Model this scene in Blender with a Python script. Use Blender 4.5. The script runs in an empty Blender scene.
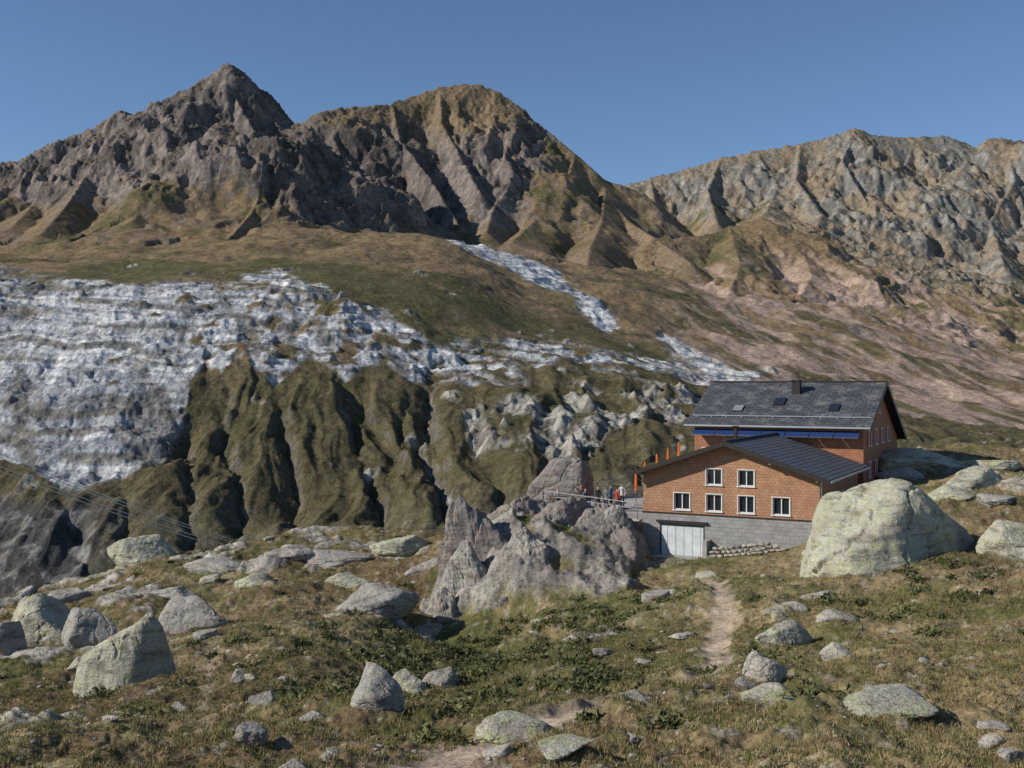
import bpy, bmesh, math, numpy as np, random
from mathutils import Vector, Matrix
random.seed(3); rng=np.random.default_rng(7)
F=1098.0; CX=512.0; CY=384.0
# ------------------------------------------------------------------ numpy noise
_ang=rng.random(256)*2*np.pi; GX=np.cos(_ang); GY=np.sin(_ang)
def _h(ix,iy,s):
    h=(ix*374761393+iy*668265263+s*144269504)&0xffffffff
    h=((h^(h>>13))*1274126177)&0xffffffff
    return ((h^(h>>16))&255)
def perlin(x,y,s=0):
    x=np.asarray(x,float);y=np.asarray(y,float)
    x0=np.floor(x).astype(np.int64);y0=np.floor(y).astype(np.int64)
    fx=x-x0;fy=y-y0
    ux=fx*fx*fx*(fx*(fx*6-15)+10);uy=fy*fy*fy*(fy*(fy*6-15)+10)
    def g(i,j):
        h=_h(x0+i,y0+j,s);return GX[h]*(fx-i)+GY[h]*(fy-j)
    a=g(0,0);b=g(1,0);c=g(0,1);d=g(1,1)
    return 1.5*((a+(b-a)*ux)*(1-uy)+(c+(d-c)*ux)*uy)
def fbm(x,y,o=4,s=0,gain=.5):
    r=0;a=1;t=0
    for i in range(o):
        r=r+a*perlin(x*2.03**i+i*17.3,y*2.03**i-i*9.1,s+i);t+=a;a*=gain
    return r/t*1.3
def ridged(x,y,o=4,s=0,gain=.5):
    r=0;a=1;t=0
    for i in range(o):
        n=1-np.abs(perlin(x*2.03**i+i*7.7,y*2.03**i+i*3.1,s+i))*1.8
        r=r+a*n;t+=a;a*=gain
    return r/t
def ss(a,b,x):
    t=np.clip((x-a)/(b-a),0,1);return t*t*(3-2*t)
def blur(A,ax,r):
    k=np.exp(-0.5*(np.arange(-r,r+1)/(r/2.2))**2);k/=k.sum()
    pad=[(0,0),(0,0)];pad[ax]=(r,r);B=np.pad(A,pad,mode='edge');out=np.zeros_like(A)
    n=A.shape[ax]
    for i,w in enumerate(k):
        out+=w*(B[i:i+n] if ax==0 else B[:,i:i+n])
    return out
def mixc(a,b,t): return a+(b-a)*t[...,None]
def C(*c): return np.array(c,float)
# ------------------------------------------------------------------ materials
def newmat(name):
    m=bpy.data.materials.new(name);m.use_nodes=True
    nt=m.node_tree;b=nt.nodes['Principled BSDF'];b.inputs['Roughness'].default_value=.9
    b.inputs['Specular IOR Level'].default_value=.2
    return m,nt,b
def noise_node(nt,coord,scale,detail=6,rough=.6,stretch=None):
    n=nt.nodes.new('ShaderNodeTexNoise');n.inputs['Scale'].default_value=scale
    n.inputs['Detail'].default_value=detail;n.inputs['Roughness'].default_value=rough
    if stretch:
        mp=nt.nodes.new('ShaderNodeMapping');mp.inputs['Scale'].default_value=stretch;mp.inputs['Rotation'].default_value=(.35,.3,.2)
        nt.links.new(coord,mp.inputs['Vector']);coord=mp.outputs['Vector']
    nt.links.new(coord,n.inputs['Vector']);return n
def ramp(nt,fac,stops):
    r=nt.nodes.new('ShaderNodeValToRGB');el=r.color_ramp.elements
    while len(el)<len(stops): el.new(.5)
    for e,(p,c) in zip(el,stops):
        e.position=p;e.color=(c[0],c[1],c[2],1) if not isinstance(c,(int,float)) else (c,c,c,1)
    nt.links.new(fac,r.inputs['Fac']);return r
def mulcol(nt,a,b,mode='MULTIPLY',fac=1.0):
    m=nt.nodes.new('ShaderNodeMix');m.data_type='RGBA';m.blend_type=mode
    if isinstance(fac,(int,float)): m.inputs[0].default_value=fac
    else: nt.links.new(fac,m.inputs[0])
    for s,i in((a,6),(b,7)):
        if isinstance(s,tuple): m.inputs[i].default_value=(*s,1)
        else: nt.links.new(s,m.inputs[i])
    return m.outputs[2]
def bump(nt,h,strength,dist,prev=None):
    b=nt.nodes.new('ShaderNodeBump');b.inputs['Strength'].default_value=strength;b.inputs['Distance'].default_value=dist
    nt.links.new(h,b.inputs['Height'])
    if prev: nt.links.new(prev,b.inputs['Normal'])
    return b.outputs['Normal']
def terrain_mat(name,s1,s2,s3,bd,bs):
    m,nt,b=newmat(name);g=nt.nodes.new('ShaderNodeNewGeometry').outputs['Position']
    at=nt.nodes.new('ShaderNodeAttribute');at.attribute_name='Col'
    n1=noise_node(nt,g,s1,8,.65);n2=noise_node(nt,g,s2,6,.7);n3=noise_node(nt,g,s3,4,.7)
    r1=ramp(nt,n1.outputs['Fac'],[(.3,.75),(.7,1.25)]);r2=ramp(nt,n2.outputs['Fac'],[(.32,.62),(.5,1.0),(.68,1.35)])
    c=mulcol(nt,at.outputs['Color'],r1.outputs['Color']);c=mulcol(nt,c,r2.outputs['Color'])
    r3=ramp(nt,n3.outputs['Fac'],[(.35,.7),(.65,1.3)]);c=mulcol(nt,c,r3.outputs['Color'])
    nt.links.new(c,b.inputs['Base Color'])
    nn=bump(nt,n1.outputs['Fac'],bs,bd);nn=bump(nt,n2.outputs['Fac'],bs,bd*.4,nn);nn=bump(nt,n3.outputs['Fac'],bs,bd*.15,nn)
    nt.links.new(nn,b.inputs['Normal']);b.inputs['Roughness'].default_value=.95
    b.inputs['Specular IOR Level'].default_value=.1
    return m
M_far=terrain_mat('mountain_surface',.05,.15,.5,6,.75)
M_near=terrain_mat('alpine_meadow',.6,3.0,14.0,.35,.7)
def rock_mat(name,dark,light,lichen,lf,warm=(.36,.29,.24)):
    m,nt,b=newmat(name);tc=nt.nodes.new('ShaderNodeNewGeometry').outputs['Position']
    n1=noise_node(nt,tc,.7,8,.65);n2=noise_node(nt,tc,3.2,8,.7);n3=noise_node(nt,tc,.9,5,.6);n4=noise_node(nt,tc,16,4,.7);n5=noise_node(nt,tc,.7,7,.6,(1,1,4.0))
    c=ramp(nt,n1.outputs['Fac'],[(.3,dark),(.5,tuple((d+l)/2 for d,l in zip(dark,light))),(.68,light)]).outputs['Color']
    w=ramp(nt,n3.outputs['Fac'],[(.5,0.),(.64,.8)]).outputs['Color']
    c=mulcol(nt,c,warm,'MIX',w)
    l=ramp(nt,n2.outputs['Fac'],[(.52-lf,0.),(.62-lf,1.)]).outputs['Color']
    c=mulcol(nt,c,lichen,'MIX',l)
    c=mulcol(nt,c,ramp(nt,n5.outputs['Fac'],[(.36,.6),(.46,1.),(.7,1.1)]).outputs['Color'])
    c=mulcol(nt,c,ramp(nt,n4.outputs['Fac'],[(.34,.55),(.5,1.),(.7,1.2)]).outputs['Color'])
    nt.links.new(c,b.inputs['Base Color'])
    nn=bump(nt,n5.outputs['Fac'],.8,.35);nn=bump(nt,n2.outputs['Fac'],.8,.18,nn);nn=bump(nt,n4.outputs['Fac'],.6,.04,nn)
    nt.links.new(nn,b.inputs['Normal']);return m
M_rock=rock_mat('granite',(.27,.25,.225),(.46,.44,.385),(.36,.36,.25),-.02)
M_rockl=rock_mat('lichen_granite',(.38,.36,.29),(.54,.52,.42),(.42,.43,.24),.03)
M_rockd=rock_mat('dark_granite',(.17,.155,.145),(.33,.30,.275),(.25,.24,.18),-.03,(.34,.25,.21))
M_stone=rock_mat('pale_stone',(.36,.33,.28),(.56,.52,.44),(.44,.40,.31),0)
def flat(name,c,rough=.8,var=.2,scale=6,metal=0,bumpd=0):
    m,nt,b=newmat(name);tc=nt.nodes.new('ShaderNodeTexCoord').outputs['Object']
    n=noise_node(nt,tc,scale,6,.65)
    r=ramp(nt,n.outputs['Fac'],[(.3,tuple(x*(1-var) for x in c)),(.7,tuple(min(1,x*(1+var)) for x in c))])
    nt.links.new(r.outputs['Color'],b.inputs['Base Color']);b.inputs['Roughness'].default_value=rough;b.inputs['Metallic'].default_value=metal
    if bumpd: nt.links.new(bump(nt,n.outputs['Fac'],.6,bumpd),b.inputs['Normal'])
    return m
def shingle(name,c1,c2,mort,bw,rh,ms,bumpd=.02,patch=None,rough=.85):
    m,nt,b=newmat(name);uv=nt.nodes.new('ShaderNodeUVMap').outputs['UV']
    br=nt.nodes.new('ShaderNodeTexBrick');nt.links.new(uv,br.inputs['Vector'])
    br.inputs['Color1'].default_value=(*c1,1);br.inputs['Color2'].default_value=(*c2,1);br.inputs['Mortar'].default_value=(*mort,1)
    br.inputs['Scale'].default_value=1;br.inputs['Brick Width'].default_value=bw;br.inputs['Row Height'].default_value=rh
    br.inputs['Mortar Size'].default_value=ms;br.inputs['Mortar Smooth'].default_value=.4
    n=noise_node(nt,uv,1.3,6,.7);c=mulcol(nt,br.outputs['Color'],ramp(nt,n.outputs['Fac'],[(.3,.78),(.7,1.2)]).outputs['Color'])
    if patch:
        n2=noise_node(nt,uv,.9,8,.75);c=mulcol(nt,c,patch,'MIX',ramp(nt,n2.outputs['Fac'],[(.5,0.),(.66,.8)]).outputs['Color'])
    nt.links.new(c,b.inputs['Base Color']);b.inputs['Roughness'].default_value=rough
    nt.links.new(bump(nt,br.outputs['Fac'],.6,-bumpd),b.inputs['Normal'])
    return m
M_clad=shingle('shingle_cladding',(.42,.235,.14),(.36,.19,.11),(.24,.125,.075),.28,.18,.012,.01)
M_cladr=shingle('red_cladding',(.38,.175,.095),(.33,.145,.08),(.20,.085,.05),.28,.18,.014,.01)
M_roof=shingle('slate_roof',(.085,.09,.10),(.06,.064,.072),(.025,.025,.028),.6,.32,.03,.03,(.20,.20,.195),.6)
M_roof2=shingle('grey_tile_roof',(.125,.13,.145),(.10,.105,.12),(.035,.035,.04),.45,.38,.05,.05,None,.6)
M_plinth=shingle('block_plinth',(.32,.31,.295),(.27,.26,.25),(.20,.195,.185),.5,.25,.015,.01)
M_white=flat('white_paint',(.66,.66,.64),.6,.08)
M_dark=flat('dark_trim',(.035,.03,.028),.6,.2)
M_wood=flat('weathered_wood',(.20,.14,.09),.8,.25,9)
M_conc=flat('concrete',(.33,.32,.30),.9,.15,3,0,.02)
M_metal=flat('galvanised_steel',(.45,.46,.47),.4,.1,8,.6)
M_garage=shingle('garage_panels',(.58,.61,.62),(.54,.57,.58),(.26,.27,.28),.55,3.0,.025,.02)
M_glass,nt_,b_=newmat('window_glass');b_.inputs['Base Color'].default_value=(.02,.025,.03,1);b_.inputs['Roughness'].default_value=.05;b_.inputs['Specular IOR Level'].default_value=.6
M_solar,nt_,b_=newmat('solar_glass');b_.inputs['Base Color'].default_value=(.025,.05,.15,1);b_.inputs['Roughness'].default_value=.12;b_.inputs['Specular IOR Level'].default_value=.6
M_orange=flat('orange_fabric',(.65,.16,.04),.8,.15)
M_red=flat('red_shutter',(.35,.05,.035),.6,.15)
def quick_mesh(name,V,Fc,mats,mi=None,smooth=False):
    me=bpy.data.meshes.new(name);me.from_pydata([tuple(v) for v in V],[],[tuple(f) for f in Fc])
    for m in mats: me.materials.append(m)
    if mi is not None: me.polygons.foreach_set('material_index',mi)
    if smooth: me.shade_smooth()
    o=bpy.data.objects.new(name,me);bpy.context.scene.collection.objects.link(o);return o
def np_mesh(name,V,Fc,mat,col=None,smooth=True):
    me=bpy.data.meshes.new(name);k=Fc.shape[1]
    me.vertices.add(len(V));me.vertices.foreach_set('co',V.astype(np.float32).ravel())
    me.loops.add(Fc.size);me.loops.foreach_set('vertex_index',Fc.astype(np.int32).ravel())
    me.polygons.add(len(Fc));me.polygons.foreach_set('loop_start',np.arange(len(Fc),dtype=np.int32)*k)
    me.update(calc_edges=True)
    if col is not None:
        a=me.color_attributes.new(name='Col',type='FLOAT_COLOR',domain='POINT')
        cc=np.ones((len(V),4),np.float32);cc[:,:3]=col;a.data.foreach_set('color',cc.ravel())
    if smooth: me.shade_smooth()
    else: me.shade_flat()
    me.materials.append(mat)
    o=bpy.data.objects.new(name,me);bpy.context.scene.collection.objects.link(o);return o
def grid_faces(r,c):
    i=np.arange(r*c).reshape(r,c);return np.stack([i[:-1,:-1],i[:-1,1:],i[1:,1:],i[1:,:-1]],-1).reshape(-1,4)
# ------------------------------------------------------------------ near ground
NU=1050;ND=950
U=np.linspace(-320,1344,NU);D=np.exp(np.linspace(math.log(1.5),math.log(140),ND))
tu=[-320,0,100,150,200,300,370,430,470,520,580,650,740,830,900,960,1024,1344]
tab=[
(14,[790,790,788,786,784,784,784,784,784,784,784,784,784,784,784,784,784,784]),
(24,[755,752,748,744,740,735,728,724,720,718,714,706,696,690,688,688,688,688]),
(35,[715,716,708,704,702,696,696,700,696,684,670,655,645,638,633,633,628,618]),
(50,[665,668,660,655,650,648,660,674,672,650,628,608,598,592,580,572,565,550]),
(61,[638,644,628,620,614,608,618,645,642,622,598,582,570,555,530,518,510,490]),
(69,[624,627,608,598,595,588,588,590,550,520,524,562,556,532,505,490,485,470]),
(78,[615,614,592,580,580,568,564,560,524,516,522,540,528,500,480,468,468,455]),
(95,[606,606,572,551,552,530,522,533,530,522,522,517,490,468,457,448,456,440]),
(106,[650,650,615,578,575,545,540,555,560,540,540,530,500,475,460,460,470,450]),
(140,[790,800,770,730,720,700,700,720,720,700,690,650,600,560,540,550,560,560])]
rows_d=[1.5,6];rows_z=[np.full(NU,-1.75),np.full(NU,-2.8)]
for d,vs in tab:
    rows_d.append(d);rows_z.append(-(np.interp(U,tu,vs)-CY)/F*d)
RZ=np.array(rows_z);ld=np.log(D)
lrd=np.log(np.array(rows_d))
idx=np.clip(np.searchsorted(lrd,ld,side='right')-1,0,len(lrd)-2)
t=((ld-lrd[idx])/(lrd[idx+1]-lrd[idx]))[:,None];Z=RZ[idx]*(1-t)+RZ[idx+1]*t
Z=blur(Z,0,10);Z=blur(Z,1,20)
DD,UU=np.meshgrid(D,U,indexing='ij');XX=(UU-CX)/F*DD;YY=DD
edge=1-ss(112,138,DD)
bld=1-.85*np.exp(-(((XX-15)/9)**2+((YY-74)/10)**2)**2)
pathw=[(700,575),(718,592),(724,615),(714,640),(718,662),(700,690),(640,712),(580,728),(500,748),(400,775)]
patho=[(212,655),(208,680),(205,710),(200,745)]
v0=CY-F*Z/DD
def gidx(u): return int(np.clip((u+320)/(1664)*(NU-1),0,NU-1))
def hit(u,v):
    c=gidx(u);colv=(CY-F*Z[:,c]/D);k=np.nonzero((colv<=v)&(D>7))[0]
    k=k[0] if len(k) else np.searchsorted(D,94)
    return D[k],Z[k,c]
def pdist(poly,X,Y):
    best=np.full(X.shape,1e9)
    for (a,b),(c,d) in zip(poly[:-1],poly[1:]):
        t=np.clip(((X-a)*(c-a)+(Y-b)*(d-b))/((c-a)**2+(d-b)**2+1e-9),0,1)
        best=np.minimum(best,np.hypot(X-(a+t*(c-a)),Y-(b+t*(d-b))))
    return best
def towxy(p):
    r=[]
    for u,v in p:
        d,z=hit(u,v);r.append(((u-CX)/F*d,d))
    return r
P1w=towxy(pathw);P2w=towxy(patho)
wob=fbm(XX/1.2,YY/1.2,3,91)*.5
pd1=pdist(P1w,XX,YY)+wob;pd2=pdist(P2w,XX,YY)+wob
wnear=1+1.0*ss(30,14,DD)
pm=np.maximum(1-ss(.1,.75,pd1/wnear),.6*(1-ss(.1,.5,pd2)))
outc=np.exp(-((UU-548)/94)**4-((v0-562)/44)**4)*ss(58,62,DD)*(1-ss(74,78,DD))
nlow=fbm(XX/14,YY/14,3,5)*1.1*edge*bld*ss(8,30,DD)
rk=fbm(XX/7,YY/7,4,31)
rockm=ss(.34,.46,rk+.75*outc+.25*ss(66,88,DD)*(UU<470)+.15*ss(60,80,DD)*(UU>880)-.3*pm-.15*ss(45,25,DD))*edge*bld
n1=fbm(XX/3,YY/3,4,12)*.42+fbm(XX/.8,YY/.8,3,22)*.14
n2=np.abs(fbm(XX/.28,YY/.28,2,44))*.07
rr=ridged(XX/3.5,YY/3.5,5,60)
Z=Z+nlow*.9+(n1*(1-.7*pm)+n2*(1-pm)*(1-rockm))*edge*(.2+.8*bld)*ss(3,10,DD)+rockm*((rr-.1)*(.5+.7*outc))-pm*.10
g1=fbm(XX/6,YY/6,4,70);g2=fbm(XX/1.3,YY/1.3,4,80);g3=fbm(XX/22,YY/22,3,71)
cgreen=C(.118,.115,.042);cstraw=C(.28,.215,.115);cbrown=C(.165,.11,.065);crock=C(.42,.39,.34)
col=mixc(np.broadcast_to(cgreen,XX.shape+(3,)),cstraw,ss(-.35,.5,g1+.5*g2+.25*ss(500,900,UU)))
col=mixc(col,cbrown,ss(.05,.5,g2*.7-g3+.08+.2*ss(600,200,UU))*.7)
gul=np.exp(-(((UU-480)/150)**2+((v0-668)/36)**2))+.9*np.exp(-(((UU-730)/60)**2+((v0-582)/18)**2))+.5*np.exp(-(((UU-640)/60)**2+((v0-610)/25)**2))
col=mixc(col,C(.072,.088,.027),np.clip(gul*.9+gul*g2,0,1)*.8)
rc=mixc(np.broadcast_to(crock,XX.shape+(3,)),C(.22,.20,.18),ss(-.2,.5,fbm(XX/2,YY/2,4,101)))
rc=mixc(rc,C(.36,.36,.25),.5*ss(0,.4,fbm(XX/3,YY/3,3,111)));rc=mixc(rc,C(.20,.18,.165),outc*.8)
col=mixc(col,rc,rockm*ss(.3,.5,rr+.15*g2+outc*.1))
peb=ss(.38,.5,fbm(XX/.5,YY/.5,2,131)+.25*g1);col=mixc(col,C(.40,.36,.30),peb*.5*(1-rockm))
col=mixc(col,C(.46,.36,.27),pm*.9)
V=np.stack([XX,YY,Z],-1).reshape(-1,3);Fc=grid_faces(ND,NU)
pf=(pm.ravel()[Fc].mean(1)>.35)
def sub(name,sel):
    f=Fc[sel];u_,inv=np.unique(f,return_inverse=True)
    return np_mesh(name,V[u_],inv.reshape(f.shape),M_near,col.reshape(-1,3)[u_])
sub('ground',~pf);sub('footpath',pf)
def gz(x,y):
    x=np.asarray(x,float);y=np.asarray(y,float)
    u=CX+F*x/y;ci=np.clip((u+320)/1664*(NU-1),0,NU-1.001);ri=np.clip((np.log(y)-ld[0])/(ld[-1]-ld[0])*(ND-1),0,ND-1.001)
    a=ri.astype(int);b=ci.astype(int);fa=ri-a;fb=ci-b
    return (Z[a,b]*(1-fa)*(1-fb)+Z[a+1,b]*fa*(1-fb)+Z[a,b+1]*(1-fa)*fb+Z[a+1,b+1]*fa*fb)
# ------------------------------------------------------------------ mountains
Df=np.concatenate([np.linspace(140,450,60,endpoint=False),np.linspace(450,1020,420,endpoint=False),np.linspace(1020,1450,150,endpoint=False),np.linspace(1450,3350,620,endpoint=False),np.linspace(3350,5200,40)])
Uf=np.linspace(-320,1344,1100)
tuf=[-320,0,100,200,330,440,520,600,700,850,1024,1344]
fd=[140];fz=[np.interp(Uf,U,Z[-1])]
for d,z in [(200,-78),(330,-125)]: fd.append(d);fz.append(np.full(len(Uf),float(z))+60*ss(700,1000,Uf))
ftab=[
(520,[610,610,605,600,592,567,545,520,480,468,470,470]),
(600,[530,515,508,508,518,512,485,470,462,455,458,460]),
(700,[430,410,410,420,430,438,425,425,430,438,450,450]),
(800,[325,330,330,332,350,375,378,385,405,425,440,440]),
(870,[275,284,290,288,300,335,352,362,390,415,430,430]),
(960,[262,268,272,270,275,292,330,345,372,400,418,420]),
(1100,[258,262,262,258,260,262,302,322,345,378,402,405]),
(1300,[245,250,246,242,243,242,270,292,318,345,378,390]),
(1500,[232,235,230,226,228,236,262,275,300,322,362,380]),
(1900,[240,240,240,240,240,246,258,265,285,300,360,370]),
(2600,[280,280,280,280,280,280,280,275,270,280,320,330]),
(3400,[300]*12),(5200,[330]*12)]
for d,vs in ftab: fd.append(d);fz.append(-(np.interp(Uf,tuf,vs)-CY)/F*d)
FZ=np.array(fz);fd=np.array(fd,float)
idx=np.clip(np.searchsorted(fd,Df,side='right')-1,0,len(fd)-2)
t=((Df-fd[idx])/(fd[idx+1]-fd[idx]))[:,None];B=FZ[idx]*(1-t)+FZ[idx+1]*t
b0=B[0].copy();B=blur(B,0,14);B=blur(B,1,22);B[0]=b0
DF,UF=np.meshgrid(Df,Uf,indexing='ij');XF=(UF-CX)/F*DF;YF=DF
def w3(p): u,v,d=p;return ((u-CX)/F*d,d,(CY-v)/F*d)
R=[]
def ridge(layer,pts,s1=1.05,s2=.7,L=120,tp=.55): R.append((layer,s1,s2,L,[w3(p) for p in pts],tp))
ridge(1,[(228,64,1900),(215,71,1895),(190,87,1880),(160,102,1850),(130,113,1820),(110,118,1800),(98,142,1790),(70,160,1800),(30,168,1850),(0,178,1900),(-100,200,1950),(-330,215,2000)],.95,.7,120,0)
ridge(1,[(228,64,1900),(242,72,1910),(262,92,1930),(280,112,1950),(300,140,1980),(330,166,1990),(380,200,1950),(430,222,1900),(470,240,1850)],1.3,.9,120,.25)
ridge(1,[(228,64,1900),(236,97,1830),(256,135,1730),(268,178,1620),(252,212,1480),(228,238,1330)],1.9,.95,140,.6)
ridge(1,[(215,71,1895),(205,110,1820),(215,150,1730),(208,190,1600)],1.1,.8,90,.4)
ridge(1,[(190,87,1880),(176,130,1780),(160,178,1640),(132,222,1420)],1.2,.75,100,.6)
ridge(1,[(155,103,1850),(140,140,1750),(112,190,1600)],1.2,.8,90,.5)
ridge(1,[(112,118,1805),(95,160,1690),(74,195,1550),(40,235,1350)],1.2,.75,100,.65)
ridge(1,[(65,161,1800),(42,195,1650),(10,228,1450)],.9,.6,100,.65)
ridge(1,[(0,178,1900),(-40,215,1650),(-60,240,1450)],.9,.6,100,.65)
ridge(1,[(300,140,1980),(304,175,1860),(318,205,1720)],1.1,.8,90,.5)
ridge(2,[(470,83,2500),(440,88,2480),(410,98,2450),(385,104,2400),(350,106,2350),(320,112,2300),(298,125,2300),(270,150,2350),(200,200,2400)],.95,.8,120,0)
ridge(2,[(470,83,2500),(490,88,2500),(515,103,2480),(540,125,2450),(570,149,2400),(590,166,2370),(605,187,2330),(615,205,2250),(630,222,2150),(655,238,2000),(690,262,1850)],1.0,.78,120,.2)
ridge(2,[(392,103,2400),(400,140,2270),(428,175,2120),(452,215,1960),(472,240,1830)],1.9,1.0,170,.4)
ridge(2,[(320,112,2300),(340,150,2180),(368,185,2080)],1.2,.9,120,.3)
ridge(2,[(440,88,2480),(442,125,2350),(462,160,2220),(482,198,2060)],1.3,.9,110,.3)
ridge(2,[(520,107,2475),(512,140,2350),(518,175,2210),(494,205,2050),(486,232,1900)],1.4,.85,120,.5)
ridge(2,[(575,153,2395),(565,185,2240),(540,215,2070),(512,242,1850)],.9,.6,120,.5)
ridge(2,[(605,187,2330),(602,220,2080),(590,248,1850),(585,278,1600)],.7,.55,120,.4)
ridge(3,[(560,200,3200),(612,190,3200),(640,181,3200),(680,171,3200),(720,159,3200),(760,151,3200),(800,144,3200),(840,134,3190),(855,128,3180),(870,135,3190),(900,138,3200),(940,136,3200),(965,141,3200),(975,153,3200),(985,141,3180),(1000,137,3180),(1024,142,3200),(1100,150,3200),(1344,175,3200)],.95,.75,120,0)
ridge(3,[(650,178,3200),(655,205,3020),(690,238,2720)],1.0,.65,120,.5)
ridge(3,[(720,159,3200),(708,190,3020),(718,225,2760)],1.6,.9,150,.5)
ridge(3,[(755,151,3200),(778,185,3030),(765,215,2820)],1.0,.7,120,.5)
ridge(3,[(800,144,3200),(796,180,3000),(822,215,2800),(808,250,2550)],1.1,.65,120,.5)
ridge(3,[(855,128,3180),(842,160,3030),(866,200,2880),(872,235,2700),(860,275,2480)],2.4,1.05,200,.5)
ridge(3,[(915,137,3200),(902,175,3050),(925,210,2870),(915,250,2650)],1.4,.85,120,.5)
ridge(3,[(965,141,3200),(940,175,3050),(955,215,2850),(928,255,2650),(938,300,2350)],2.4,1.05,190,.5)
ridge(3,[(1005,138,3180),(1015,180,2980),(990,220,2800),(1005,270,2500)],1.5,.8,120,.5)
ridge(3,[(1100,150,3200),(1080,200,2900),(1060,260,2600)],1.2,.8,120,.5)
ridge(4,[(655,238,2000),(700,236,2060),(735,226,2100),(762,217,2120),(790,240,2060),(850,275,1950),(920,310,1820),(1000,342,1720),(1100,372,1650),(1344,400,1600)],.6,.42,120,0)
ridge(4,[(730,226,2100),(740,265,1850),(722,310,1600),(700,345,1350)],.5,.4,120,.2)
ridge(4,[(800,246,2050),(812,275,1850),(790,315,1600),(765,350,1350)],.5,.4,120,.2)
ridge(4,[(880,290,1880),(870,320,1650),(838,355,1450)],.5,.4,120,.2)
ridge(4,[(950,320,1790),(955,350,1560),(925,375,1380)],.5,.4,120,.2)
ridge(4,[(1020,348,1710),(1040,375,1500)],.5,.4,120,.2)
wx=fbm(XF/260,YF/260,3,7)*80+fbm(XF/70,YF/70,3,9)*22;wy=fbm(XF/260,YF/260,3,8)*70+fbm(XF/70,YF/70,3,10)*22
hi=Df>1000;xs=(XF+wx)[hi];ys=(YF+wy)[hi]
Zf=B.copy();lay=np.zeros(B.shape,int);dist=np.full(B.shape,1e9)
zs=Zf[hi];ls=lay[hi];ds=dist[hi];X0=XF[hi];Y0=YF[hi];fadeY=260*ss(1330,1010,Y0)
for (l,s1,s2,L,P,tp) in R:
    acc=None;nseg=len(P)-1
    for i_,(a,b) in enumerate(zip(P[:-1],P[1:])):
        ex,ey=b[0]-a[0],b[1]-a[1];q=ex*ex+ey*ey
        t0=np.clip(((X0-a[0])*ex+(Y0-a[1])*ey)/q,0,1);d0=np.hypot(X0-(a[0]+t0*ex),Y0-(a[1]+t0*ey))
        k=ss(12,120,d0);xw=X0+(xs-X0)*k;yw=Y0+(ys-Y0)*k
        t=np.clip(((xw-a[0])*ex+(yw-a[1])*ey)/q,0,1)
        dd=np.hypot(xw-(a[0]+t*ex),yw-(a[1]+t*ey))
        g=(i_+t)/nseg;f=1-tp*g*g
        zz=a[2]+t*(b[2]-a[2])-f*(s2*dd+(s1-s2)*L*(1-np.exp(-dd/L)))
        if acc is None: acc,da=zz,dd
        else: m=zz>acc;acc=np.where(m,zz,acc);da=np.where(m,dd,da)
    acc=acc-fadeY
    kk=3+32*ss(30,160,np.minimum(da,ds))
    h=np.clip(.5+.5*(acc-zs)/kk,0,1);new=zs+(acc-zs)*h+kk*h*(1-h)*.6
    m=acc>zs;zs=new;ls=np.where(m,l,ls);ds=np.where(m,da,ds)
Zf[hi]=zs;lay[hi]=ls;dist[hi]=ds
VF=CY-F*Zf/DF
tw=[-320,0,60,100,150,200,260,320,370,430,500,560,620,680,745]
top=np.interp(UF,tw,[265,270,276,282,288,283,274,284,305,334,339,344,349,362,378])
bw=[-320,0,60,100,140,165,185,205,222,240,275,310,345,385,410,430,500,560,620,680,745]
bv=[480,468,482,480,470,452,415,352,378,345,388,348,380,360,386,380,378,364,369,386,391]
bot=np.interp(UF,bw,bv)
nw=fbm(XF/60,YF/60,4,200);nw2=fbm(XF/22,YF/14,4,210)
inb=np.minimum((VF-top)/10,(bot-VF)/13)+nw*1.5
okd=(DF<1050)&(DF>430)
white=ss(-.2,.5,inb)*okd*(UF<760)
white*=ss(-.35,-.1,nw2+.45*ss(330,60,UF)-.08)
def strip(poly,w0,w1,dlo,dhi):
    d=pdist(poly,UF,VF);tt=np.clip((UF-poly[0][0])/(poly[-1][0]-poly[0][0]),0,1)
    w=w0+(w1-w0)*tt;return (1-ss(.6,1.1,d/w+nw2*.5))*((DF>dlo)&(DF<dhi))
wA=strip([(452,240),(500,257),(545,277),(580,296),(608,324)],5,10,950,1800)
wB=strip([(662,336),(690,357),(745,386)],5,9,700,1500)
wC=strip([(436,375),(428,410),(424,450),(440,485),(458,515)],2.2,2.2,500,900)*.5
wD=strip([(60,425),(110,450),(165,472)],10,5,500,900)
white=np.maximum.reduce([white,wA,wB,wC,wD*ss(-.2,.2,nw)])
patch=np.exp(-(((UF-545)/95)**2+((VF-425)/32)**2))+.7*np.exp(-(((UF-650)/60)**2+((VF-400)/22)**2))
crag=ss(.25,.5,patch*.7+fbm(XF/30,YF/40,4,230)*.9-.15)*okd
wall=ss(500,620,DF)*(1-ss(860,960,DF));low=ss(-20,50,VF-bot)
rib=ridged((XF+wx*.5)/34,YF/300+2,4,300,.42)
Zf+=wall*(rib-.55)*(3+8*low)*(1-.3*ss(480,620,UF))*(1-.6*white)
wig=nw2*8+nw*10
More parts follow.
